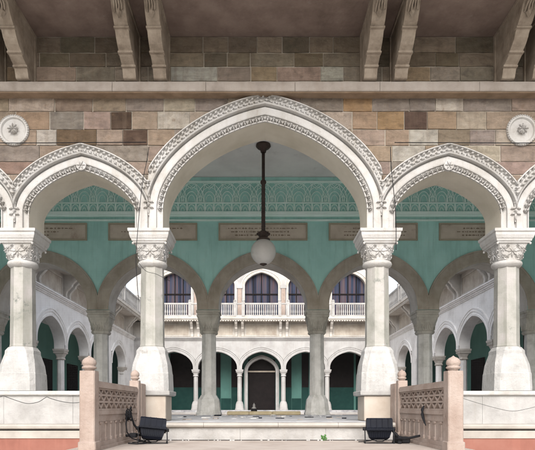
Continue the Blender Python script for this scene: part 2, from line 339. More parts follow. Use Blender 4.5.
# lower smooth marble of the piers (front skin) and mouldings
def curve_z(b, x, d):       # extrados height at x for offset d
    pts = offset(arch_curve(b['xc'], b['half'], FZ, b['zs'], b['za'], b['k'], 26), d)
    best = -9
    for (xa, za_), (xb, zb_) in zip(pts, pts[1:]):
        if min(xa, xb)-1e-9 <= x <= max(xa, xb)+1e-9 and abs(xb-xa) > 1e-9:
            best = max(best, za_+(zb_-za_)*(x-xa)/(xb-xa))
    return best
for bi, b in enumerate(bays):
    big = b['half'] > 1.2
    lo, hi = COLX[bi], COLX[bi+1]
    if bi == 0: lo = -12.1
    if bi == len(bays)-1: hi = 12.1
    pts = arch_curve(b['xc'], b['half'], FZ+.002, b['zs'], b['za'], b['k'], 30)
    w1, w2, w3 = (.125,.285,.45) if big else (.12,.27,.43)
    par = MB()
    par.use('marble')
    band(par, pts, [(d_, y_*1.5) for d_, y_ in [(0,-.0),(0,-.022),(.018,-.024),(.024,-.002),(w1-.016,-.002),(w1-.008,-.030),(w1+.01,-.034),(w2-.045,-.034),(w2-.03,-.006),(w2-.020,-.004),(w2-.012,-.075),(w2+.010,-.085),(w2+.02,-.045),(w3-.03,-.045),(w3-.02,-.085),(w3,-.08),(w3,0)]], lo, hi)
    par.box
    o1 = fb(par, 'arch_moulding')
    # scalloped inner edge
    sc = MB()
    P_ = .108 if big else .094
    rj = random.Random(bi)
    for x, z, an in walk(offset(pts[1:-1], w1*.45), P_, .03):
        if z < b['zs']-.1: continue
        nx, nz = math.sin(an), -math.cos(an); tx, tz = math.cos(an), math.sin(an); jj = lambda: rj.uniform(.88, 1.1)
        sc.gem(x-nx*.020, 0, z-nz*.020, P_*.40*jj(), .026, .075, an)           # bar of the leaf against the flat band
        sc.gem(x+nx*.018, 0, z+nz*.018, P_*.27*jj(), .050*jj(), .085, an)      # hanging centre lobe
        for q in (-1, 1): sc.gem(x+tx*P_*.30*q-nx*.0, 0, z+tz*P_*.30*q-nz*.0, P_*.15, .034*jj(), .070, an+.5*q)
    s_ = fb(sc, 'scalloped_edging', 'marble')
    # raised guilloche on the outer band
    gu = MB(); mid = offset(pts, (w2+w3)/2); i = 0
    for x, z, an in walk(mid[1:-1], .098, .0):
        if not (lo+.03 < x < hi-.03): continue
        nx, nz = -math.sin(an), math.cos(an); tx, tz = math.cos(an), math.sin(an)
        for wv, sh in ((.040, 0), (-.034, .049)):                              # two staggered rows of curled leaves joined by a stem
            X, Zc = x+nx*wv+tx*sh, z+nz*wv+tz*sh
            gu.gem(X, -.062, Zc, .046*rj.uniform(.9,1.1), .034*rj.uniform(.9,1.1), .058, an+(.55 if wv > 0 else -.55))
            gu.gem(X-tx*.03-nx*wv*.4, -.062, Zc-tz*.03-nz*wv*.4, .020, .014, .045, an)
    fb(gu, 'carved_border', 'marble')
    if not big:
        ro = MB(); ro.lathe(b['xc'], b['za']+.06, [(.001,-.02),(.088,-.02),(.088,-.085),(.06,-.095),(.001,-.095)], 20, False, 'y'); flower(ro, b['xc'], -.092, b['za']+.06, .075, 6, .03)
        fb(ro, 'apex_rosette', 'marble')
for x in COLX:                                           # pendant rosette where two arches meet
    r_ = MB(); zt = 4.2 if abs(x) < 3 else 4.08
    for dz in (0, -.10): 
        r_.gem(x-.055, -.052, zt-.28+dz, .045, .026, .05, .4); r_.gem(x+.055, -.052, zt-.28+dz, .045, .026, .05, -.4)
    r_.gem(x, -.052, zt-.18, .04, .05, .05); r_.gem(x, -.052, zt-.33, .035, .05, .06); r_.gem(x, -.052, zt-.46, .02, .055, .04)
    for dz in (-.02, .06): r_.gem(x, -.11, zt+dz, .05, .03, .045)
    r_.chsq(x, -.045, [(zt-.52,.012,.004),(zt-.4,.022,.006),(zt+.1,.022,.006)]); r_.gem(x-.03, -.052, zt-.28, .05, .02, .04); r_.gem(x+.03, -.052, zt-.28, .05, .02, .04)
    for q in (-1,1): r_.gem(x+q*.04, -.052, zt-.38, .05, .02, .04, -q*.4)
    fb(r_, 'pendant_ornament', 'marble')
# ---- ashlar
def PX(x): return (x-VX)/55.6-.08
def PZ(y): return (HY-y)/55.6+.25
tan=(.43,.32,.225); org=(.47,.31,.19); pnk=(.42,.305,.245); gry=(.33,.275,.235); brn=(.30,.225,.165); drk=(.13,.075,.05); och=(.42,.25,.10); wht=(.56,.51,.44); crm=(.50,.41,.31); rus=(.15,.085,.062); dkb=(.19,.125,.07); red=(.33,.21,.17)
courses = {
 (97,112): [(-40,9,tan),(9,55,crm),(55,93,brn),(93,126,tan),(126,164,gry),(164,195,crm),(195,228,gry),(228,262,crm),(262,300,pnk),(300,343,gry),(343,372,och),(372,409,gry),(409,435,gry),(435,463,wht),(463,511,gry),(511,580,pnk)],
 (112,130): [(-20,16,tan),(16,50,org),(50,84,gry),(84,111,pnk),(111,132,drk),(132,158,tan),(158,190,wht),(190,222,crm),(222,250,gry),(280,318,tan),(318,352,crm),(352,377,org),(377,404,och),(404,427,rus),(427,456,org),(456,486,crm),(486,540,tan)],
 (130,146): [(-30,12,crm),(12,37,tan),(37,57,wht),(57,97,dkb),(97,123,pnk),(123,148,rus),(148,175,tan),(175,200,gry),(330,352,tan),(352,385,pnk),(385,409,tan),(409,437.5,wht),(437.5,469.5,brn),(469.5,495,gry),(495,540,crm)],
 (146,162): [(-30,40,gry),(40,80,tan),(80,148,gry),(148,180,pnk),(345,392,tan),(392,425,wht),(425,460,tan),(460,500,crm),(500,560,pnk)],
 (162,175): [(-30,40,red),(120,150,pnk),(150,170,tan),(360,390,pnk),(390,420,gry),(480,540,pnk)],
 (175,192): [(-10,30,pnk),(130,165,gry),(370,400,tan),(500,540,pnk)],
 (66.5,80): [], (52.5,66.5): [], (37,52.5): [],
}
def wall_block(mb, xa, xb, za, zb, tone, y):
    xa += random.uniform(.004,.011); xb -= random.uniform(.004,.011); za += random.uniform(.003,.009); zb -= random.uniform(.003,.009); ph = random.uniform(0,6)
    if xb-xa < .03: return
    y -= random.uniform(0,.012); mb.curtone = tone; n = max(1, int((xb-xa)/.05)); e_ = .012
    xs = [xa+(xb-xa)*i/n for i in range(n+1)]
    def low(x):
        z = za
        for b, (l_, h_) in zip(bays, zip(COLX, COLX[1:])):
            if l_ <= x <= h_:
                cz = curve_z(b, x, .41); z = max(z, cz)
                if cz < -5: z = max(z, 99)
        if 12.1 > abs(x) > 11.68: z = max(z, 4.2)
        return z
    run = []
    def flush(run):
        if len(run) < 2: return
        # bevelled face: front inset, sides back to the wall
        top = [(x, zb) for x, _ in run]; bot = run
        m_ = len(run)
        vs = [(x, y, max(l_+0, za)+0) for x, l_ in bot]+[(x, y, zb-.004+.003*math.sin(x*7+ph)+random.uniform(-.0012,.0012)) for x, _ in run]+[(x, 0.0, l_) for x, l_ in bot]+[(x, 0.0, zb) for x, _ in run]
        fs = []
        for i in range(m_-1):
            fs += [(i,i+1,m_+i+1,m_+i), (m_+i,m_+i+1,3*m_+i+1,3*m_+i), (2*m_+i,2*m_+i+1,i+1,i)]
        fs += [(0,m_,3*m_,2*m_),(m_-1,2*m_-1,4*m_-1,3*m_-1)]
        mb.add(vs, fs)
    for x in xs:
        l_ = low(x); l_ = l_+.003*math.sin(x*9+ph)+random.uniform(-.0012,.0012) if l_ <= za+1e-6 else l_
        if l_ < zb-.02: run.append((x, l_))
        else: flush(run); run = []
    flush(run)
ash = MB(); ash.use('ashlar')
def vary(c, a_=.12): 
    k = 1+random.uniform(-a_, a_); return tuple(min(1, (q*.72+.28*(c[0]*.35+c[1]*.4+c[2]*.25))*k*.80*(1+random.uniform(-.03,.03))) for q in c)
pal = [tan,tan,pnk,gry,gry,crm,brn,org,wht,red]
olive = [(.26,.21,.13),(.29,.23,.155),(.22,.175,.125),(.32,.25,.175),(.20,.165,.115),(.36,.29,.205)]
for (ya, yb), bl in courses.items():
    z1, z0 = PZ(ya), PZ(yb)
    if ya < 90:
        x = -13
        z1, z0 = {66.5:(6.22,5.98), 52.5:(6.57,6.22), 37:(6.895,6.57)}[ya] if ya in (66.5,52.5,37) else (z1,z0)
        z1, z0 = {66.5:(6.36,6.10), 52.5:(6.61,6.36), 37:(6.895,6.61)}[ya]
        while x < 13:
            w = random.uniform(.35,.85); t_ = random.choice(olive)
            if ya == 66.5: t_ = random.choice([(.46,.32,.19),(.38,.31,.24),(.48,.36,.27),(.42,.35,.28),(.52,.49,.44)])
            wall_block(ash, x, min(13, x+w), z0, z1, vary(t_), -.012); x += w
        continue
    pieces = sorted(bl)
    lo_, hi_ = pieces[0][0], pieces[-1][1]
    for xa, xb, t_ in pieces: wall_block(ash, PX(xa), PX(xb), z0, z1, vary(t_, .06), -.012-random.random()*.004)
    x = PX(hi_)
    while x < 13: w = random.uniform(.4,.9); wall_block(ash, x, min(13,x+w), z0, z1, vary(random.choice(pal)), -.012); x += w
    x = PX(lo_)
    while x > -13: w = random.uniform(.4,.9); wall_block(ash, max(-13,x-w), x, z0, z1, vary(random.choice(pal)), -.012); x -= w
z = PZ(192)                                              # plain courses of the end walls, out of frame
while z > .1:
    for sgn in (-1, 1):
        x = 12.1
        while x < 13: w = random.uniform(.4,.9); x2 = min(13,x+w); xa, xb = sorted((sgn*x, sgn*x2)); wall_block(ash, xa, xb, max(0,z-.29), z, vary(random.choice(pal)), -.012); x += w
    z -= .29
fb(ash, 'ashlar_facing')
# ---- string course
mb = MB(); x = -13
while x < 13:
    w = random.uniform(1.3, 2.2); x2 = min(13, x+w)
    mb.use('ledge').prism_x([(0,5.97),(-.25,5.95),(-.26,5.94),(-.26,5.80),(-.25,5.785),(0,5.785)], x+.003, x2-.003); x = x2
mb.use('ledge_shade').prism_x([(0,5.784),(-.235,5.784),(-.22,5.772),(-.17,5.775),(-.13,5.79),(-.10,5.80),(-.07,5.802),(0,5.803)], -13, 13)
fb(mb, 'string_course')
# ---- corbels
def corbel_mb():
    m_ = MB(); h = .112
    prof = [(0,5.972),(-.30,5.972),(-.315,5.985),(-.33,6.03),(-.36,6.10),(-.365,6.13),(-.40,6.135),(-.41,6.15),(-.47,6.17),(-.55,6.20),(-.58,6.235),(-.61,6.24),(-.62,6.26),(-.70,6.30),(-.78,6.37),(-.84,6.46),(-.865,6.49),(-.93,6.53),(-1.02,6.62),(-1.08,6.72),(-1.2,6.78),(-1.33,6.80),(-1.45,6.84),(-1.5,6.895),(0,6.895)]
    m_.prism_x(prof, -h, h)
    # raised fillet along the upper edge and a vertical one at the wall, both sides
    for s_ in (-1, 1):
        xa, xb = sorted((s_*h, s_*(h+.022)))
        m_.box(xa, xb, -1.45, -.001, 6.845, 6.894); m_.box(xa, xb, -.075, -.001, 5.975, 6.845)
    for zz, yy in ((6.135,-.375),(6.237,-.59),(6.475,-.85)):
        m_.box(-h-.012, h+.012, yy-.028, yy+.05, zz-.018, zz+.012)
    # hanging bud near the outer end
    m_.gem(0, -1.02, 6.60, .05, .10, .06); 
    for k in range(4): m_.tube([(-.07+.046*k, -1.03-.02*k, 6.60), (-.06+.04*k, -1.10, 6.68), (-.05+.035*k, -1.2, 6.745)], .018, 5)
    return m_
cb = None
for cx in COLX:
    for s_ in (-.265, .265):
        if cb is None:
            cb = corbel_mb().build('corbel', 'corbel'); cb.parent = front; o = cb
        else:
            o = cb.copy(); C.objects.link(o)
        o.location = Vector((cx+s_+(.02 if cx > 0 else -.015), 0, 0))-front.location
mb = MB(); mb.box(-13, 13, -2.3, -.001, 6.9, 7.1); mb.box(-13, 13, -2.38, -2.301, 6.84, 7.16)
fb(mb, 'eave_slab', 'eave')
# ---- roundels
for x in (-4.50, 4.60):
    r_ = MB(); z = 5.205
    r_.use('marble').lathe(x, z, [(.275,.0),(.275,-.05),(.255,-.062),(.225,-.06),(.205,-.03)], 48, False, 'y')
    r_.use('roundel').lathe(x, z, [(.21,0),(.21,-.024),(.001,-.028)], 40, False, 'y')
    r_.use('marble')
    for i in range(40): a_ = 2*PI*i/40; r_.gem(x+.262*math.cos(a_), -.05, z+.262*math.sin(a_), .017, .022, .028, a_)
    ro = fb(r_, 'roundel')
    b_ = MB(); flower(b_, x, -.07, z+.01, .10, 8, .05); b_.lathe(x, z+.01, [(.075,-.02),(.07,-.075),(.03,-.09),(.001,-.09)], 16, True, 'y')
    fb(b_, 'flower_boss', 'marble', ro)
# ---- columns
def petals(mb, x, y, z, r_, axis):
    """eight petalled star leaf in low relief on a capital face. axis 0: faces -y, 1: +x, 2: -x, 3:+y"""
    tmp = MB(); flower(tmp, 0, 0, 0, r_, 8, .02)
    rr = {0: lambda p: (x+p[0], y+p[1], z+p[2]), 3: lambda p: (x-p[0], y-p[1], z+p[2]), 1: lambda p: (x-p[1], y+p[0], z+p[2]), 2: lambda p: (x+p[1], y-p[0], z+p[2])}[axis]
    mb.add([rr(p) for p in tmp.v], tmp.f)
def front_column(cx, ped):
    r_ = .3
    col = bpy.data.objects.new('column', None); C.objects.link(col); col.parent = front; col.location = Vector((cx, r_, 0))-front.location
    def put(m_, name, mt=None): o = m_.build(name, mt); o.parent = col; return o
    b = MB()
    b.chsq(0, 0, [(.545,.345,.075),(.60,.345,.075),(.86,.335,.075),(.875,.33,.08),(1.02,.315,.085),(1.12,.29,.09),(1.22,.262,.09),(1.28,.262,.10),(1.35,.225,.12)])
    put(b, 'base', 'base_white')
    if ped:
        p = MB(); p.box(-.30,.30,-.325,.325,0,.452,.012); put(p, 'pedestal', 'pedestal')
        p = MB(); p.chsq(0, 0, [(.453,.35,.01),(.47,.375,.01),(.53,.38,.01),(.543,.365,.01)]); put(p, 'pedestal_cap', 'marble_white')
    s_ = MB(); s_.chsq(0, 0, [(1.35,.21,.123),(1.37,.213,.124),(1.40,.207,.121),(2.1,.202,.118),(2.83,.195,.114)]); put(s_, 'shaft', 'shaft')
    c_ = MB()
    c_.lathe(0, 0, [(.21,2.80),(.235,2.825),(.262,2.85),(.270,2.875),(.262,2.905),(.235,2.925),(.215,2.935)], 28)
    c_.chsq(0, 0, [(2.93,.215,.09),(2.97,.215,.07),(3.05,.228,.05),(3.13,.245,.03),(3.19,.262,.015),(3.21,.27,.01)])
    for ax in range(4):
        D = [(0,-1),(1,0),(-1,0),(0,1)][ax]
        for q, zz, rr in [(0,3.08,.115),(-.165,3.13,.075),(.165,3.13,.075),(-.15,3.0,.055),(.15,3.0,.055),(-.085,2.975,.04),(.085,2.975,.04),(-.09,3.17,.035),(.09,3.17,.035)]:
            hh = .205+(zz-2.95)*.22
            petals(c_, D[0]*hh+(q if D[1] else 0), D[1]*hh+(q if D[0] else 0), zz, rr, ax)
    put(c_, 'capital', 'marble')
    i_ = MB()
    i_.chsq(0, 0, [(3.205,.28,.004),(3.21,.295,.004),(3.235,.30,.004),(3.24,.315,.004),(3.275,.325,.004),(3.285,.335,.004),(3.33,.35,.004),(3.335,.353,.004),(3.385,.355,.004),(3.39,.365,.004),(3.40,.375,.004),(3.445,.378,.004),(3.449,.375,.004)])
    for q in (-1,1):
        for w in (-1,1): i_.lathe(q*.295, w*.295, [(.001,3.175),(.018,3.18),(.022,3.2),(.018,3.215)], 8)
    put(i_, 'impost', 'marble')
for x in COLX: front_column(x, abs(x) < 3)
# ---- back corner trim, low side walls
def low_wall(xa, xb, label):
    t_ = thing('parapet', label, 'low wall', ((xa+xb)/2, 0, 0), 'low marble walls closing the side bays')
    def put(m_, name, mt=None): o = m_.build(name, mt); o.parent = t_; o.location = -t_.location; return o
    m_ = MB(); x = xa
    while x < xb-.01:
        w = random.uniform(1.2, 1.9); x2 = min(xb, x+w)
        if xb-x2 < .3: x2 = xb
        m_.box(x+.002, x2-.002, -.04, .6, -.049, .452); x = x2
    put(m_, 'panel', 'marble_white')
    m_ = MB(); m_.prism_x([(-.05,.453),(-.085,.463),(-.095,.48),(-.095,.525),(-.085,.538),(.66,.542),(.66,.453)], xa, xb); put(m_, 'coping', 'marble')
    m_ = MB(); m_.prism_x([(0,-.05),(-.12,-.052),(-.155,-.06),(-.17,-.085),(-.165,-.125),(-.13,-.145),(0,-.147)], xa, xb); put(m_, 'ledge', 'nosing')
    m_ = MB(); m_.use('black').box(xa, xb, -.085, 0, -.168, -.1475); m_.use('nosing').box(xa, xb, -.125, 0, -.305, -.1685); put(m_, 'footing')
    m_ = MB(); m_.box(xa, xb, -.11, 0, Z_GND-.02, -.3055); put(m_, 'painted_base', 'salmon')
low_wall(-11.9, -2.385, 'white marble low wall with salmon painted base at the left side bay')
low_wall(2.385, 11.9, 'white marble low wall with salmon painted base at the right side bay')

# ================================================================== HALL: rear teal arcade
Y2 = 7.69; T2 = .75
rear = thing('teal_wall', 'teal painted rear wall with brown stone arches, lattice frieze and inscription panels', 'wall', (0, Y2, 0))
def rb(m_, name, mt=None, parent=rear): 
    o = m_.build(name, mt); o.parent = parent; off = Vector((0,0,0)); q = parent
    while q: off += q.location; q = q.parent
    o.location = -off; return o
RX = [-12.42,-8.87,-5.32,-1.775,1.775,5.32,8.87,12.42]
rbays = [dict(xc=(a_+b_)/2, half=(b_-a_)/2-.35, zs=3.52, za=4.91, k=.12) for a_, b_ in zip(RX, RX[1:])]
m_ = MB(); arcade_wall(m_, rbays, 3.38, 7.63, Y2, Y2+T2, 'teal', 'court', 'court_beige', -13.5, 13.5)
m_.use('court').box(-13.5,13.5,Y2+.004,Y2+T2-.004,7.631,8.7)
rb(m_, 'wall')
for bi, b in enumerate(rbays):
    m_ = MB(); pts = arch_curve(b['xc'], b['half'], 3.382, b['zs'], b['za'], b['k'], 26)
    band(m_, pts, [(0,Y2),(0,Y2-.03),(.05,-.045+Y2),(.33,Y2-.045),(.345,Y2-.06),(.385,Y2-.06),(.39,Y2)], RX[bi], RX[bi+1])
    rb(m_, 'stone_arch', 'brown')
    m_ = MB(); m_.use('court'); band(m_, pts, [(0,Y2+T2),(0,Y2+T2+.05),(.3,Y2+T2+.05),(.3,Y2+T2)], RX[bi], RX[bi+1]); rb(m_, 'courtyard_moulding')
# inscription panels
for bi, b in enumerate(rbays[1:-1]):
    xc = b['xc']; w = 1.43; z0, z1 = 5.61, 6.17
    m_ = MB(); m_.use('panel').box(xc-w+.05, xc+w-.05, Y2-.02, Y2-.001, z0+.05, z1-.05)
    m_.use('panel_frame')
    for q in ((xc-w,xc+w,z0,z0+.049),(xc-w,xc+w,z1-.049,z1),(xc-w,xc-w+.049,z0+.05,z1-.05),(xc+w-.049,xc+w,z0+.05,z1-.05)): m_.box(q[0],q[1],Y2-.045,Y2-.001,q[2],q[3])
    pn = rb(m_, 'inscription_panel')
    m_ = MB()                                             # worn, unreadable lines of lettering
    rnd = random.Random(bi)
    for li, zz in enumerate((6.0, 5.89, 5.78)):
        if li == 2 and bi % 2: pass
        x = xc-w*rnd.uniform(.35,.8); xe = xc+w*rnd.uniform(.1,.75)
        while x < xe:
            l_ = rnd.uniform(.03,.12); m_.box(x, x+l_, Y2-.024, Y2-.0205, zz-.012+rnd.uniform(-.006,.006), zz+.012); 
            if rnd.random() < .5: m_.box(x+l_*.4, x+l_*.4+.014, Y2-.0238, Y2-.0205, zz-.03, zz+.032)
            x += l_+rnd.uniform(.015,.05)
    rb(m_, 'lettering', 'ink', pn)
# frieze
m_ = MB(); m_.use('teal')
m_.box(-13.4,13.4,Y2-.06,Y2-.001,7.50,7.629)
m_.use('teal_light')
for z0, z1, d in ((7.455,7.499,.09),(6.795,6.825,.05),(6.42,6.52,.10),(6.225,6.265,.085),(6.37,6.4195,.06)): m_.box(-13.4,13.4,Y2-d,Y2-.001,z0,z1)
rb(m_, 'frieze_moulding')
m_ = MB(); P = .575
yy = Y2-.022
def arc(x, z, rx, rz, r_=.013, a0=0, a1=PI, n=12): m_.tube([(x+rx*math.cos(a0+(a1-a0)*i/n), yy, z+rz*math.sin(a0+(a1-a0)*i/n)) for i in range(n+1)], r_, 4, False)
k = -18
zb = 6.825
for k in range(-17, 18):
    x = k*P
    arc(x, zb, .42, .62); arc(x, zb, .33, .50, .010); arc(x, zb, .20, .36); arc(x, zb, .12, .25, .011)
    arc(x+P/2, zb+.02, .11, .20, .011)
    m_.tube([(x-P/2, yy, zb+.02), (x-P/2+.15, yy, 7.45)], .012, 4, False); m_.tube([(x-P/2, yy, zb+.02), (x-P/2-.15, yy, 7.45)], .012, 4, False)
    m_.tube([(x-.20, yy, 7.44), (x, yy, 7.26), (x+.20, yy, 7.44)], .012, 4, False)
    m_.tube([(x-.11, yy, 7.44), (x, yy, 7.34), (x+.11, yy, 7.44)], .010, 4, False)
rb(m_, 'lattice_relief', 'teal_light')
m_ = MB()
for k in range(-36, 37):
    x = k*P/2
    arc(x, 6.58, .12, .19, .015); m_.box(x+P/4-.022, x+P/4+.022, yy-.01, Y2-.001, 6.52, 6.795); arc(x, 6.56, .055, .10, .013)
rb(m_, 'small_arch_relief', 'teal_light')
# rear columns
def rear_column(cx):
    col = bpy.data.objects.new('column', None); C.objects.link(col); col.parent = rear; col.location = (cx, T2/2, 0)
    def put(m_, name, mt): o = m_.build(name, mt); o.parent = col; return o
    b = MB(); b.chsq(0,0,[(-.004,.40,.16),(.06,.405,.16),(.085,.385,.15),(.12,.375,.15),(.42,.345,.14),(.50,.33,.14),(.56,.29,.13),(.60,.27,.13),(.64,.25,.14)]); put(b, 'base', 'grey_shaft')
    s_ = MB(); s_.chsq(0,0,[(.62,.235,.137),(1.2,.232,.136),(2.65,.22,.129)]); put(s_, 'shaft', 'grey_shaft')
    c_ = MB(); c_.chsq(0,0,[(2.63,.25,.12),(2.66,.275,.12),(2.71,.285,.12),(2.74,.26,.12),(2.79,.255,.11),(2.9,.285,.10),(3.05,.33,.07),(3.15,.345,.05),(3.16,.36,.02),(3.22,.37,.02),(3.24,.35,.02),(3.30,.355,.02),(3.31,.38,.01),(3.375,.385,.01)])
    for ax, (px, py) in enumerate([(0,-.29),(.29,0),(-.29,0),(0,.29)]):
        for q in (-.18,-.09,0,.09,.18):
            tmp = MB(); tmp.gem(0,0,0,.04,.13,.035)
            for zz, qq in ((3.0,q),(2.86,q*.85)):
                f_ = {0:lambda p:(p[0]+qq,py*(.98 if zz>2.9 else .93)+p[1],zz+p[2]),3:lambda p:(-p[0]+qq,py*(.98 if zz>2.9 else .93)-p[1],zz+p[2]),1:lambda p:(px*(.98 if zz>2.9 else .93)-p[1],p[0]+qq,zz+p[2]),2:lambda p:(px*(.98 if zz>2.9 else .93)+p[1],-p[0]+qq,zz+p[2])}[ax]
                c_.add([f_(p) for p in tmp.v], tmp.f)
    put(c_, 'capital', 'cap_stone')
for x in RX[1:-1]: rear_column(x)
m_ = MB(); m_.box(-13.4, 13.4, T1+.001, Y2-.001, 7.64, 7.9); struct(m_.build('ceiling', 'ceiling'))
m_ = MB(); m_.box(-13.7, 13.7, -.05, Y2+T2+.05, 8.701, 8.9); struct(m_.build('sky_block_roof', 'ledge'))  # unseen slab added to block the sky over the hall
for s_ in (-1, 1):
    m_ = MB(); xa, xb = sorted((s_*12.1, s_*12.4)); m_.box(xa, xb, T1+.002, Y2-.1, -.003, 7.639); o = m_.build('side_wall', 'teal')
    tag(o, 'plain teal end wall closing the hall on the '+('left' if s_ < 0 else 'right'), 'wall')

# ================================================================== COURTYARD WINGS
def wing(name, label, T, span, cols_at, bays_, x0, x1, door_fn, upper=None, back_mat='teal_gallery_shade', left_end=True):
    """local frame: x along the wall, y into the building, z up"""
    t_ = thing(name, label, 'building', T((x0+x1)/2, 0, 0))
    def put(m, nm, mt=None, parent=t_):
        o = m.build(nm, mt); o.parent = parent; o.location = -t_.location if parent is t_ else Vector((0,0,0)); return o
    TH = .55; CZ = 3.28; MAIN = 'court' if name == 'far_wing' else 'wing_bright'
    m = MB(T); cs = arcade_wall(m, bays_, CZ, 5.78, 0, TH, MAIN, MAIN, MAIN, x0, x1)
    # solid stretches without arch go down to the ground
    ed = [x0]+[v for b in bays_ for v in (b['xc']-b['half'], b['xc']+b['half'])]+[x1]
    for i in range(0, len(ed), 2):
        if ed[i+1]-ed[i] > .8: m.use(MAIN).box(ed[i]+.01, ed[i+1]-.01, .004, TH-.004, -.02, CZ-.001)
    put(m, 'wall')
    m = MB(T)
    for b in bays_:
        pts = arch_curve(b['xc'], b['half'], CZ+.002, b['zs'], b['za'], b['k'], 16)
        idx = [c for c in cols_at if abs(abs(c-b['xc'])-b['half']) < .6]
        band(m, pts, [(0,0),(0,-.04),(.10,-.05),(.12,-.02),(.20,-.02),(.21,-.055),(.30,-.06),(.32,-.03),(.34,-.075),(.40,-.075),(.41,0)], b['xc']-b['half']-.19, b['xc']+b['half']+.19)
    put(m, 'arch_moulding', MAIN)
    for c in cols_at:
        col = bpy.data.objects.new('column', None); C.objects.link(col); col.parent = t_; col.location = Vector(T(c, TH/2, 0))-t_.location
        for nm, secs, mt in (('base', [(-.0,.36,.10),(.10,.36,.10),(.12,.33,.10),(.45,.30,.10),(.62,.25,.10),(.72,.20,.10)], MAIN),
                         ('shaft', [(.72,.175,.1),(2.75,.165,.095)], MAIN),
                         ('capital', [(2.72,.19,.08),(2.76,.22,.08),(2.80,.19,.07),(2.86,.185,.07),(3.02,.235,.04),(3.05,.28,.02),(3.10,.30,.01),(3.12,.27,.01),(3.16,.30,.01),(3.2,.315,.01),(3.275,.32,.01)], 'court_beige' if name != 'far_wing' else MAIN)):
            q = MB(); q.chsq(0, 0, secs); o = q.build(nm, mt); o.parent = col
    # cornice, panels, brackets, balcony
    m = MB(T); m.use(MAIN)
    for i, (ya, za, zb_) in enumerate(((.05,5.60,5.66),(.10,5.66,5.74),(.17,5.74,5.80),(.22,5.80,5.86))): m.box(x0, x1, -ya, -.001 if i < 2 else -.001, za+.0005, zb_)
    put(m, 'cornice', MAIN)
    m = MB(T); e_ = .26 if name == 'far_wing' else 0; m.use('court_beige').box(x0-e_, x1+e_, .03, TH, 5.861, 7.1)
    for i in range(int((x1-x0)/3.55)+1): pass
    ps = [c for c in span]
    for a_, b_ in zip(ps, ps[1:]):
        m.use('court_brown').box(a_+.55, b_-.55, .012, .029, 6.05, 6.85)
        m.use('court_beige').box(a_+.45, b_-.45, -.01, .029, 6.86, 6.95); m.box(a_+.45, b_-.45, -.01, .029, 5.95, 6.04)
        m.box(a_+.45, a_+.54, -.01, .029, 6.041, 6.859); m.box(b_-.54, b_-.45, -.01, .029, 6.041, 6.859)
    put(m, 'panel_band')
    pr = [(0.03,5.862),(-.12,5.862),(-.15,5.95),(-.13,6.1),(-.18,6.25),(-.30,6.38),(-.42,6.5),(-.46,6.62),(-.60,6.75),(-.72,6.85),(-.80,6.98),(-.80,7.06),(.03,7.06)]
    for c in span:
        for s2 in (-.26, .26):
            q = MB(T); q.prism_x(pr, c+s2-.10, c+s2+.10); q.box(c+s2-.13, c+s2+.13, -.85, .02, 7.061, 7.099); put(q, 'bracket', 'court_beige')
    m = MB(T); m.use('court_beige').box(x0, x1, -.95, .05, 7.1005, 7.20); m.box(x0, x1, -1.02, .05, 7.2005, 7.33)
    xx = x0
    while xx < x1: m.box(xx, xx+.10, -.94, -.86, 7.03, 7.0995); xx += .2
    m.use('court_beige').box(x0, x1, -1.0, 4.2, 7.331, 7.40)
    put(m, 'balcony_slab')
    m = MB(T); m.use('marble_white').box(x0, x1, -.99, -.87, 7.402, 7.50); m.box(x0, x1, -1.0, -.86, 8.33, 8.45)
    xx = x0+.06
    while xx < x1:
        near = min(abs(xx-(c+s2)) for c in span for s2 in (-.33,.33)); gap = min(abs(xx-c) for c in span)
        if near > .16 and gap > .3: m.chsq(xx, -.93, [(7.5005,.05,.01),(7.56,.035,.01),(7.75,.055,.015),(7.95,.035,.01),(8.27,.045,.01),(8.329,.05,.01)])
        xx += .165
    put(m, 'balustrade')
    for c in span:
        for s2 in (-.33, .33):
            q = MB(T); q.box(c+s2-.11, c+s2+.11, -1.03, -.83, 7.401, 8.56); q.chsq(c+s2, -.93, [(8.5605,.10,.03),(8.62,.13,.05),(8.70,.06,.03)]); put(q, 'newel', 'marble_white')
    # gallery behind the arches
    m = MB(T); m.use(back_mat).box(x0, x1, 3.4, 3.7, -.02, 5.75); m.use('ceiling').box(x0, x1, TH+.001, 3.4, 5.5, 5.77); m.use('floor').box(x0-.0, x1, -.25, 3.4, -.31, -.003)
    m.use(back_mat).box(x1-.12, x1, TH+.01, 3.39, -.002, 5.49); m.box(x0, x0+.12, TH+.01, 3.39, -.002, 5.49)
    m.use(MAIN).box(x0, x1, -.45, -.2505, -.31, -.15)
    put(m, 'gallery')
    door_fn(put, T)
    if upper: upper(put, T)
    return t_
def far_T(x, y, z): return (x, 33.8+y, z)
def left_T(x, y, z): return (-10.28-y, x, z)
def right_T(x, y, z): return (10.28+y, x, z)
fc = [-8.87,-5.32,-1.775,1.775,5.32,8.87]
fbays = [dict(xc=(a_+b_)/2, half=1.775-.2, zs=3.45, za=4.72, k=.14) for a_, b_ in zip([-10.95]+fc, fc+[10.95])]
fbays = [b for b in fbays if abs(b['xc']) < 9]
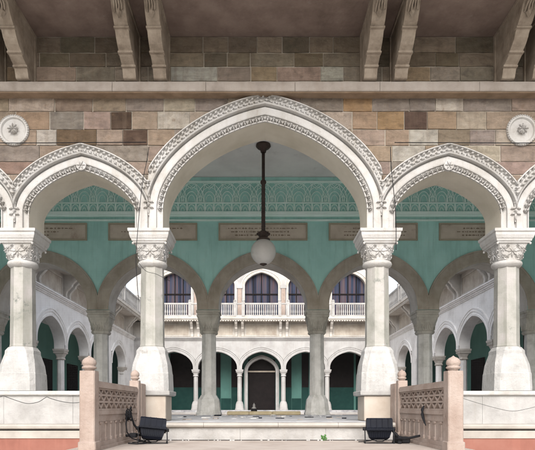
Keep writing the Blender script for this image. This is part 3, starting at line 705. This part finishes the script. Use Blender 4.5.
def far_doors(put, T):
    # teal piers stand between the dark doorways of the back wall
    m = MB(T)
    for xa, xb in ((-10.2,-8.1),(-7.9,-4.15),(4.2,8.0),(8.2,10.2)): m.use('dark').box(xa, xb, 3.30, 3.399, 1.95, 4.9); m.use('darkgreen').box(xa, xb, 3.28, 3.399, -.003, 1.95)
    for xa, xb in ((-4.0,-3.55),(-2.6,-1.6),(1.7,2.6),(3.5,4.1)): m.use('dark').box(xa, xb, 3.30, 3.399, 1.95, 4.9); m.use('darkgreen').box(xa, xb, 3.28, 3.399, -.003, 1.95)
    for xa, xb in ((-3.5,-2.65),(2.65,3.45)): m.use('darkgreen').box(xa, xb, 3.27, 3.399, -.003, 1.0)
    put(m, 'wainscot')
    # central doorway: pale pointed frame round dark double doors
    m = MB(T); pts = arch_curve(0.02, 1.16, -.003, 3.25, 4.28, .22, 16)
    band(m, pts, [(0,3.399),(0,1.2),(.05,1.17),(.16,1.17),(.18,1.22),(.27,1.22),(.27,3.399)], -1.5, 1.5)
    fr = put(m, 'door_frame', 'court')
    dl = MB(T); dl.box(-1.11, 1.15, 2.0, 2.06, 0, 4.25); 
    for i in range(9): dl.box(-1.06+i*.245, -1.06+i*.245+.02, 1.985, 2.0, 0.1, 3.2)
    put(dl, 'door', 'dark')
    li = MB(T); li.box(-1.14, 1.18, 1.9, 1.999, 3.18, 3.30); put(li, 'door_lintel', 'brown')
def far_upper(put, T):
    wins = [dict(xc=c, half=1.36, zs=10.15, za=11.22, k=.22) for c in (-7.1,-3.55,0,3.55,7.1)]
    m = MB(T); arcade_wall(m, wins, 7.41, 12.6, .5, .9, 'court', 'court', 'court_beige', -10.28, 10.28); 
    m.use('court').box(-10.28, 10.28, .1, 1.3, 12.601, 12.9)
    put(m, 'upper_wall')
    for w in wins:
        pts = arch_curve(w['xc'], w['half'], 7.412, w['zs'], w['za'], w['k'], 16)
        m = MB(T); band(m, pts, [(0,.5),(0,.46),(.1,.43),(.12,.47),(.2,.47),(.22,.42),(.30,.42),(.31,.5)], w['xc']-1.775, w['xc']+1.775); put(m, 'window_arch', 'court_beige')
        m = MB(T); m.box(w['xc']-1.36, w['xc']+1.36, .86, .89, 7.41, 11.24); wn = put(m, 'window', 'curtain')
        m = MB(T)
        for q in (-.68, 0, .68): m.box(w['xc']+q-.035, w['xc']+q+.035, .80, .859, 7.41, 11.2)
        m.box(w['xc']-1.35, w['xc']+1.35, .79, .858, 9.45, 9.55)
        f_ = put(m, 'window_frame', 'dark')
    for c in (-5.32,-1.775,1.775,5.32,-8.87,8.87):                # pink pilasters with carved heads between the windows
        m = MB(T); m.use('pink').box(c-.16, c+.16, .38, .499, 7.41, 9.9); m.use('court').box(c-.24, c+.24, .34, .499, 9.901, 10.2); m.use('court').box(c-.3, c-.17, .42, .499, 7.41, 9.9); m.box(c+.17, c+.3, .42, .499, 7.41, 9.9)
        put(m, 'pilaster')
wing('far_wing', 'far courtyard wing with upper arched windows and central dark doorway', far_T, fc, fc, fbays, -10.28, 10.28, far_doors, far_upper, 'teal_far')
wc = [10.8,14.7,18.6,22.5,26.2,27.2,31.2]
wb = [dict(xc=(a_+b_)/2, half=(b_-a_)/2-.2, zs=3.45, za=4.70, k=.14) for a_, b_ in zip(wc, wc[1:]) if b_-a_ > 2]
wcols = [10.8,14.7,18.6,22.5,31.2]
def side_doors(left):
    def fn(put, T):
        for i, b in enumerate(wb):
            c = b['xc']
            if left and i == 1: continue
            m = MB(T); m.use('dark').box(c-1.0, c+1.0, 3.30, 3.399, 0, 3.3)
            if not left and i in (0, 1, 2):
                m.use('dark').box(c-1.6, c+1.6, 3.24, 3.299, .9, 4.1); put(m, 'door'); 
                q = MB(T); q.use('poster').box(c-1.45, c+1.45, 3.2, 3.239, 1.0, 3.9); q.use('dark').box(c-1.5, c+1.5, 3.16, 3.24, 4.1, 4.25); put(q, 'display_board')
            else: put(m, 'door')
        m = MB(T); m.use('darkgreen').box(8.6, 33.7, 3.37, 3.399, -.002, .85); put(m, 'wainscot')
    return fn
wspan = [10.8,14.7,18.6,22.5,26.7,31.2]
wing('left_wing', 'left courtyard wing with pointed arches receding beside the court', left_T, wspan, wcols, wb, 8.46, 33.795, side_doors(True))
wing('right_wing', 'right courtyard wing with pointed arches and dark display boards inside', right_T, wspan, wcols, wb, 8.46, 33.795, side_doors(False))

# ================================================================== THINGS
# hanging globe lamp
lx, ly = 0.0, 5.5
lp = thing('pendant_lamp', 'white globe lamp hanging on a long rusty iron rod in the middle arch', 'lamp', (lx, ly, 7.64))
def lput(m, nm, mt, parent=lp): o = m.build(nm, mt); o.parent = parent; return o
m = MB(); m.lathe(0,0,[(.001,0),(.20,-.001),(.21,-.05),(.17,-.10),(.09,-.14),(.075,-.22),(.001,-.22)], 20); lput(m, 'ceiling_rose', 'iron')
m = MB(); m.lathe(0,0,[(.045,-.2),(.045,-1.0),(.075,-1.02),(.085,-1.06),(.075,-1.10),(.052,-1.12),(.055,-2.42),(.06,-2.44)], 14)
for k in range(9): m.lathe(0,0,[(.054,-1.25-k*.13),(.064,-1.265-k*.13),(.054,-1.28-k*.13)], 12)
lput(m, 'rod', 'iron')
m = MB(); m.lathe(0,0,[(.06,-2.42),(.10,-2.45),(.17,-2.50),(.16,-2.53),(.11,-2.55),(.12,-2.62),(.19,-2.66),(.185,-2.70),(.10,-2.71)], 20)
for i in range(8): a_ = 2*PI*i/8; m.gem(.17*math.cos(a_), .17*math.sin(a_), -2.52, .03, .05, .03)
lput(m, 'fitter', 'iron')
gz, gr = -3.02, .355
m = MB(); m.lathe(0,0,[(gr*math.sin(PI*(.07+.87*i/22)), gz+gr*math.cos(PI*(.07+.87*i/22))) for i in range(23)], 36); lput(m, 'globe', 'opal')
m = MB(); m.lathe(0,0,[(.001,gz-.40),(.03,gz-.39),(.10,gz-.355),(.105,gz-.33),(.001,gz-.32)], 16); lput(m, 'bottom_cap', 'iron')

# stair balustrades
def balustrade(x, label):
    ya, yb = -2.96, -.50
    t_ = thing('balustrade', label, 'balustrade', (x, (ya+yb)/2, Z_LAND), 'stone balustrades flanking the steps')
    def put(m, nm, mt='pink', parent=t_): o = m.build(nm, mt); o.parent = parent; o.location = -t_.location if parent is t_ else (0,0,0); return o
    for y, h in ((ya,.095),(yb,.08)):
        m = MB(); m.chsq(x, y, [(Z_LAND+.001,h+.015,.01),(Z_LAND+.12,h+.015,.01),(Z_LAND+.13,h,.012),(.66,h,.012),(.70,h,.02)])
        pt = put(m, 'newel_post')
        m = MB(); m.lathe(x, y, [(h*.6,.70),(h*.62,.715),(h*.88,.73),(h*.96,.742),(h*.88,.755),(h*.70,.76),(h*.86,.778),(h*.94,.80),(h*.84,.835),(h*.56,.862),(h*.25,.875),(h*.12,.885),(.001,.893)], 20); put(m, 'ball_finial', 'pink', pt)
    m = MB(); m.box(x-.09, x+.09, -.40, -.06, Z_LAND, .66, .01); put(m, 'end_pier')
    y0, y1 = ya+.11, yb-.09
    def pr(m, poly, a_, b_): m.prism_x(poly, a_, b_)
    m = MB(); 
    n = 1
    m.add([], [])
    for z0, z1, w in ((.50,.56,.075),(.56,.585,.06)): m.box(x-w, x+w, y0, y1, z0+.0005, z1)
    put(m, 'handrail')
    # pierced scale lattice
    m = MB(); cols_ = 9; dy = (y1-y0)/cols_
    rows = [.50, .41, .32, .23]
    for z in (.495, .225): m.box(x-.055, x+.055, y0, y1, z-.018, z+.0045)
    for rI in range(3):
        zt, zl = rows[rI], rows[rI+1]
        for c in range(-1, cols_+1):
            off = (dy/2 if rI % 2 else 0); yc = y0+dy*(c+.5)+off
            # each tile: two slanting bars meeting at top + a bar under them -> triangular hole
            for s_ in (-1, 1):
                p0 = (yc+s_*dy*.5, zl); p1 = (yc, zt)
                if min(p0[0], p1[0]) < y0-.001 or max(p0[0], p1[0]) > y1+.001: continue
                w = .024
                m.prism_x([(p0[0]-w, p0[1]),(p0[0]+w, p0[1]),(p1[0]+w, p1[1]),(p1[0]-w, p1[1])], x-.04-.001*(s_+1), x+.04+.001*(s_+1))
        if rI: m.box(x-.045, x+.045, y0, y1, zt-.014, zt+.014)
    put(m, 'lattice')
    m = MB(); m.box(x-.06, x+.06, y0, y1, .15, .206); m.box(x-.045, x+.045, y0, y1, .06, .149); m.box(x-.03, x+.03, y0, y1, -.2, .0595); m.box(x-.06, x+.06, y0, y1, -.26, -.2005); m.box(x-.085, x+.085, y0, y1, Z_LAND+.001, -.2605)
    for c in range(cols_+1):
        yc = y0+dy*c
        ycl = min(max(yc, y0+.04), y1-.04)
        m.chsq(x, ycl, [(-.2,.05,.02),(-.16,.05,.02),(-.15,.04,.015),(.02,.038,.015),(.03,.05,.01),(.0585,.054,.01)])
    put(m, 'lower_panel')
    return t_
balustrade(-2.22, 'pink sandstone balustrade with ball topped posts on the left of the steps')
balustrade(2.33, 'pink sandstone balustrade with ball topped posts on the right of the steps')

# floodlights
def floodlight(loc, rz, tilt, label, roll=0):
    cr, sr = math.cos(roll), math.sin(roll)
    t_ = thing('floodlight', label, 'floodlight', loc, 'floodlights on the landing'); t_.rotation_euler = (0,0,rz)
    def put(m, nm, mt, parent=t_): o = m.build(nm, mt); o.parent = parent; return o
    ct, st = math.cos(tilt), math.sin(tilt)
    def TT(x, y, z): x *= .82; z *= 1.12; return (x*cr-(z)*sr, y*ct-z*st, .225+y*st+z*ct+x*sr)
    m = MB(TT)
    m.loft([[(-.235,-.085,.0),(.235,-.085,.0),(.235,.07,.0),(-.235,.07,.0)],[(-.24,-.088,.012),(.24,-.088,.012),(.24,.075,.012),(-.24,.075,.012)],[(-.238,-.08,.12),(.238,-.08,.12),(.238,.06,.12),(-.238,.06,.12)],[(-.228,-.065,.142),(.228,-.065,.142),(.228,.045,.142),(-.228,.045,.142)]])
    m.loft([[(-.15,-.02,-.150),(.15,-.02,-.150),(.15,.04,-.150),(-.15,.04,-.150)],[(-.185,-.055,-.125),(.185,-.055,-.125),(.185,.055,-.125),(-.185,.055,-.125)],[(-.225,-.075,-.0235),(.225,-.075,-.0235),(.225,.065,-.0235),(-.225,.065,-.0235)]])
    bd = put(m, 'housing', 'lampbody')
    m = MB(TT); m.box(-.25,.25,-.115,.08,-.023,-.0005)
    for i in range(19): m.box(-.24+i*.0263, -.227+i*.0263, -.125, -.1155, -.034, .004)
    for q in (-.16,-.055,.05,.155): m.box(q-.006, q+.006, -.097, -.079, .0125, .135)
    put(m, 'front_frame', 'lampbody', bd)
    m = MB(TT)
    for i in range(11): m.box(-.17+i*.033, -.163+i*.033, -.085, -.05, -.12, -.035)
    put(m, 'cooling_fins', 'lampbody', bd)
    m = MB()
    for s_ in (-1, 1):
        xa, xb = sorted((s_*.208, s_*.222)); m.prism_x([(-.10,0),(-.055,0),(.025,.24),(-.02,.24)], xa, xb); m.lathe(0, 0, [(.0,0)]*2, 3) if False else None
        m.tube([(s_*.19,0,.22+s_*.19*sr),(s_*.245,0,.22+s_*.19*sr)], .026, 8)
    m.box(-.222, .222, -.10, -.065, .0, .010); m.box(-.222,-.21,-.10,.12,0,.03); m.box(.21,.222,-.10,.12,0,.03)
    put(m, 'yoke', 'black')
    m = MB(); m.tube([(.05,.1,.2),(.0,.16,.14),(-.1,.2,.03),(-.22,.2,.015),(-.3,.15,.012)], .008, 6); m.tube([(-.1,-.02,.06),(-.03,-.03,.03),(.05,-.02,.03),(.12,.0,.07)], .009, 6); put(m, 'cable', 'black')
    return t_
floodlight((-1.72,-1.50,Z_LAND), R(14), R(-22), 'navy floodlight tilted on the landing beside the left balustrade', R(-6))
floodlight((1.74,-1.42,Z_LAND), R(-6), R(-4), 'navy floodlight standing upright on the landing beside the right balustrade')
# second small lamp head / junction boxes behind the right floodlight
m = MB(); m.box(2.06,2.20,-1.5,-1.3,Z_LAND+.001,Z_LAND+.10,.015); m.tube([(2.02,-1.5,Z_LAND+.1),(1.9,-1.3,Z_LAND+.27),(1.82,-1.3,Z_LAND+.3)], .022, 8); m.tube([(1.95,-1.55,Z_LAND+.07),(2.10,-1.7,Z_LAND+.09),(2.22,-1.9,Z_LAND+.14)], .018, 8)
m.box(1.99,2.05,-1.6,-1.25,Z_LAND+.001,Z_LAND+.12,.01)
tag(m.build('lamp_bracket', 'black'), 'black metal arm and box lying behind the right floodlight', 'bracket')
# cable bundle tied on the left balustrade
m = MB(); rnd = random.Random(3)
base = Vector((-2.08,-1.55,0))
for k in range(5):
    pts = []; ph = rnd.uniform(0,6); rr = rnd.uniform(.045,.09)
    for i in range(19): t = i/18; pts.append((base.x+.02*rnd.random()+.03*math.sin(3*t+k), base.y+rr*math.cos(ph+t*2*PI), .13+.09*math.sin(k)*.3+rr*1.2*math.sin(ph+t*2*PI)))
    m.tube(pts, .009, 5)
m.tube([(-2.08,-1.5,.22),(-2.05,-1.48,.12),(-2.02,-1.42,-.02),(-1.94,-1.38,-.14),(-1.84,-1.32,-.2),(-1.78,-1.35,-.25)], .016, 6)
m.tube([(-2.08,-1.62,.12),(-2.07,-1.72,-.0),(-2.05,-1.74,-.12),(-2.0,-1.62,-.22),(-1.9,-1.5,-.27),(-1.75,-1.45,-.29)], .01, 6)
m.tube([(-2.02,-1.8,-.28),(-1.9,-1.75,-.29),(-1.8,-1.6,-.29),(-1.9,-1.3,-.29),(-2.02,-1.1,-.27)], .012, 6)
m.tube([(-2.1,-1.6,-.18),(-1.98,-1.5,-.17),(-1.82,-1.42,-.18)], .02, 8); m.box(-2.05,-1.95,-1.62,-1.5,-.21,-.14,.01)
tag(m.build('cable_coil', 'black'), 'tangled black cable hanging on the left balustrade lattice', 'cable')
m = MB(); m.tube([(2.26,-1.98,.27),(2.235,-1.98,.21),(2.225,-2.02,.15),(2.22,-2.08,.09),(2.215,-2.15,.04),(2.21,-2.22,.0)], [.010,.022,.024,.020,.014,.008], 8)
tag(m.build('cable_end', 'black'), 'short black cable stub hanging on the right balustrade lattice', 'cable')
# wires
def wire(pts, r_, label, name='wire', mt='black'):
    P = [Vector(p) for p in pts]; Q = []
    for i in range(len(P)-1):
        a_, b_, c_, d_ = P[max(i-1,0)], P[i], P[i+1], P[min(i+2,len(P)-1)]
        for k in range(5):
            t = k/5; Q.append(tuple(.5*((2*b_)+(c_-a_)*t+(2*a_-5*b_+4*c_-d_)*t*t+(3*b_-a_-3*c_+d_)*t**3)))
    Q.append(tuple(P[-1]))
    m = MB(); m.tube(Q, r_, 5); return tag(m.build(name, mt), label, 'wire')
def W(px, py, d): s_ = F/d; return ((px-VX)/s_+CAM[0], CAM[1]+d, (HY-py)/s_+.25)
wire([W(x,y,9.50) for x,y in ((149,147),(147,160),(143,180),(140,205),(138,228),(136.5,246),(136,262),(137,280),(138.5,300))], .006, 'black wire running down beside the inner left column from net corner')
wire([W(x,y,9.5) for x,y in ((390.5,147),(391,165),(393,185),(395,205),(396,225),(396,250))], .007, 'black rope edging the right bird net beside the inner right column')
wire([W(x,y,9.55) for x,y in ((138,262),(146,271),(156,274),(166,279))]+[W(170,281,9.75)], .004, 'thin wire looped across the inner left column shaft')
wire([W(x,y,9.55) for x,y in ((-20,404),(-8,401),(1,396.6),(4,396),(8,397.5),(18,401),(28,403.5),(38,402),(44,398.6),(47,397),(51,398.5),(62,401.5),(74,402.8),(86,401),(96,397))], .006, 'sagging grey wire strung under the left wall coping', mt='net')
wire([W(x,y,9.55) for x,y in ((462,398),(478,403),(496,408),(512,411),(526,409),(545,404))], .004, 'sagging grey wire strung under the right wall coping', mt='net')
def crod(x0p, x1p, label, ids):
    m = MB(); m.tube([W(x0p,147,9.6), W((x0p+x1p)/2,147.6,9.6), W(x1p,147,9.6)], .012, 6)
    return m
# bird nets (real strings)
def net(x0, x1, z0, z1, y, label, rod=True, pitch=.03, w=.00025):
    t_ = thing('bird_net', label, 'net', ((x0+x1)/2, y, z0), 'bird nets stretched over the arches')
    m = MB(); n = int((x1-x0)/pitch)
    for i in range(n+1):
        x = x0+(x1-x0)*i/n; m.add([(x-w,y,z0),(x+w,y,z0),(x+w,y,z1),(x-w,y,z1)], [(0,1,2,3)]); m.add([(x,y-w,z0),(x,y+w,z0),(x,y+w,z1),(x,y-w,z1)], [(0,1,2,3)])
    n = int((z1-z0)/pitch)
    for i in range(n+1):
        z = z0+(z1-z0)*i/n; m.add([(x0,y+.001,z-w),(x1,y+.001,z-w),(x1,y+.001,z+w),(x0,y+.001,z+w)], [(0,1,2,3)])
    o = m.build('mesh_panel', 'net'); o.parent = t_; o.location = -t_.location
    if rod: 
        m = MB(); m.tube([(x0,y,z1),((x0+x1)/2,y,z1-.01),(x1,y,z1+.005)], .007, 6); o = m.build('top_rod', 'black'); o.parent = t_; o.location = -t_.location
net(-6.7, -2.10, .545, 4.925, -.165, 'fine grey bird net over the left side bay, hung from a thin black rod')
net(2.29, 6.7, .545, 4.925, -.165, 'fine grey bird net over the right side bay, hung from a thin black rod')
net(-2.0, 2.0, .01, 5.5, T1+.06, 'fine grey bird net across the wide middle arch', False, .03, .0002)
# yellow threshold stone and small white finial
m = MB()
for xa, xb in ((-1.15,-.45),(-.447,.3),(.303,1.2)): m.box(xa, xb, 7.5, 8.1, -.003, .115, .02)
tag(m.build('threshold_stone', 'yellow'), 'rough yellowish stone slab on the hall floor between the two middle rear columns', 'stone slab')
fn = thing('finial', 'small white pointed stone finial standing on the yellow slab', 'finial', (-.29,7.75,.116))
m = MB(); m.lathe(0,0,[(.10,0),(.10,.05),(.07,.055),(.065,.08)], 14); o = m.build('finial_foot', 'black'); o.parent = fn
m = MB(); m.lathe(0,0,[(.075,.081),(.08,.10),(.05,.13),(.035,.17),(.045,.19),(.03,.22),(.001,.27)], 14); o = m.build('finial_body', 'marble_white'); o.parent = fn
# weed at the step
wd = thing('weed', 'small green weed sprouting at the foot of the step riser', 'plant', (.955,-.80,Z_LAND+.001))
m = MB(); rnd = random.Random(5); st = MB()
for i in range(26):
    a_ = rnd.uniform(0, 2*PI); r_ = rnd.uniform(.01,.055); zz = rnd.uniform(.015,.10); l = rnd.uniform(.012,.024); b_ = rnd.uniform(0, 2*PI)
    cx, cy = r_*math.cos(a_), -abs(r_*math.sin(a_))*.6; u = Vector((math.cos(b_), math.sin(b_)*.5, rnd.uniform(-.3,.6))).normalized(); v = u.cross(Vector((0,1,.5))).normalized()
    c_ = Vector((cx,cy,zz)); m.add([tuple(c_-u*l), tuple(c_-v*l*.6), tuple(c_+u*l), tuple(c_+v*l*.6)], [(0,1,2,3)])
    st.tube([(0,0,0), (cx*.5,cy*.5,zz*.6), (cx,cy,zz)], .002, 4)
o = m.build('leaves', 'leaf'); o.parent = wd; o = st.build('stem', 'leaf'); o.parent = wd
# broken marble pieces scattered on the floor
m = MB(); rnd = random.Random(11)
for i in range(48):
    x = rnd.uniform(-2.4,2.4); y = rnd.uniform(1.0,7.3); s_ = rnd.uniform(.04,.16); h = rnd.uniform(.006,.02); n = rnd.choice((4,5,6))
    a0 = rnd.uniform(0,6); ring = [(x+s_*rnd.uniform(.6,1)*math.cos(a0+2*PI*k/n), y+s_*rnd.uniform(.6,1)*math.sin(a0+2*PI*k/n)) for k in range(n)]
    m.use(rnd.choice(['grey_shaft','ledge','floor','lampbody'])); m.loft([[(p,q,-.003) for p,q in ring],[(p,q,h) for p,q in ring]])
o = m.build('rubble'); o['kind'] = 'stuff'; o['label'] = 'broken grey and white marble chips scattered on the hall floor'; o['category'] = 'rubble'
m = MB()
for i in range(26):
    x = rnd.uniform(-1.6,1.6); y = rnd.uniform(-.87,-.79); s_ = rnd.uniform(.006,.022); m.chsq(x, y, [(Z_LAND+.0005,s_,s_*.4),(Z_LAND+s_*1.2,s_*.6,s_*.3)])
o = m.build('gravel', 'marble_white'); o['kind'] = 'stuff'; o['label'] = 'pale crumbs of plaster along the foot of the step'; o['category'] = 'crumbs'
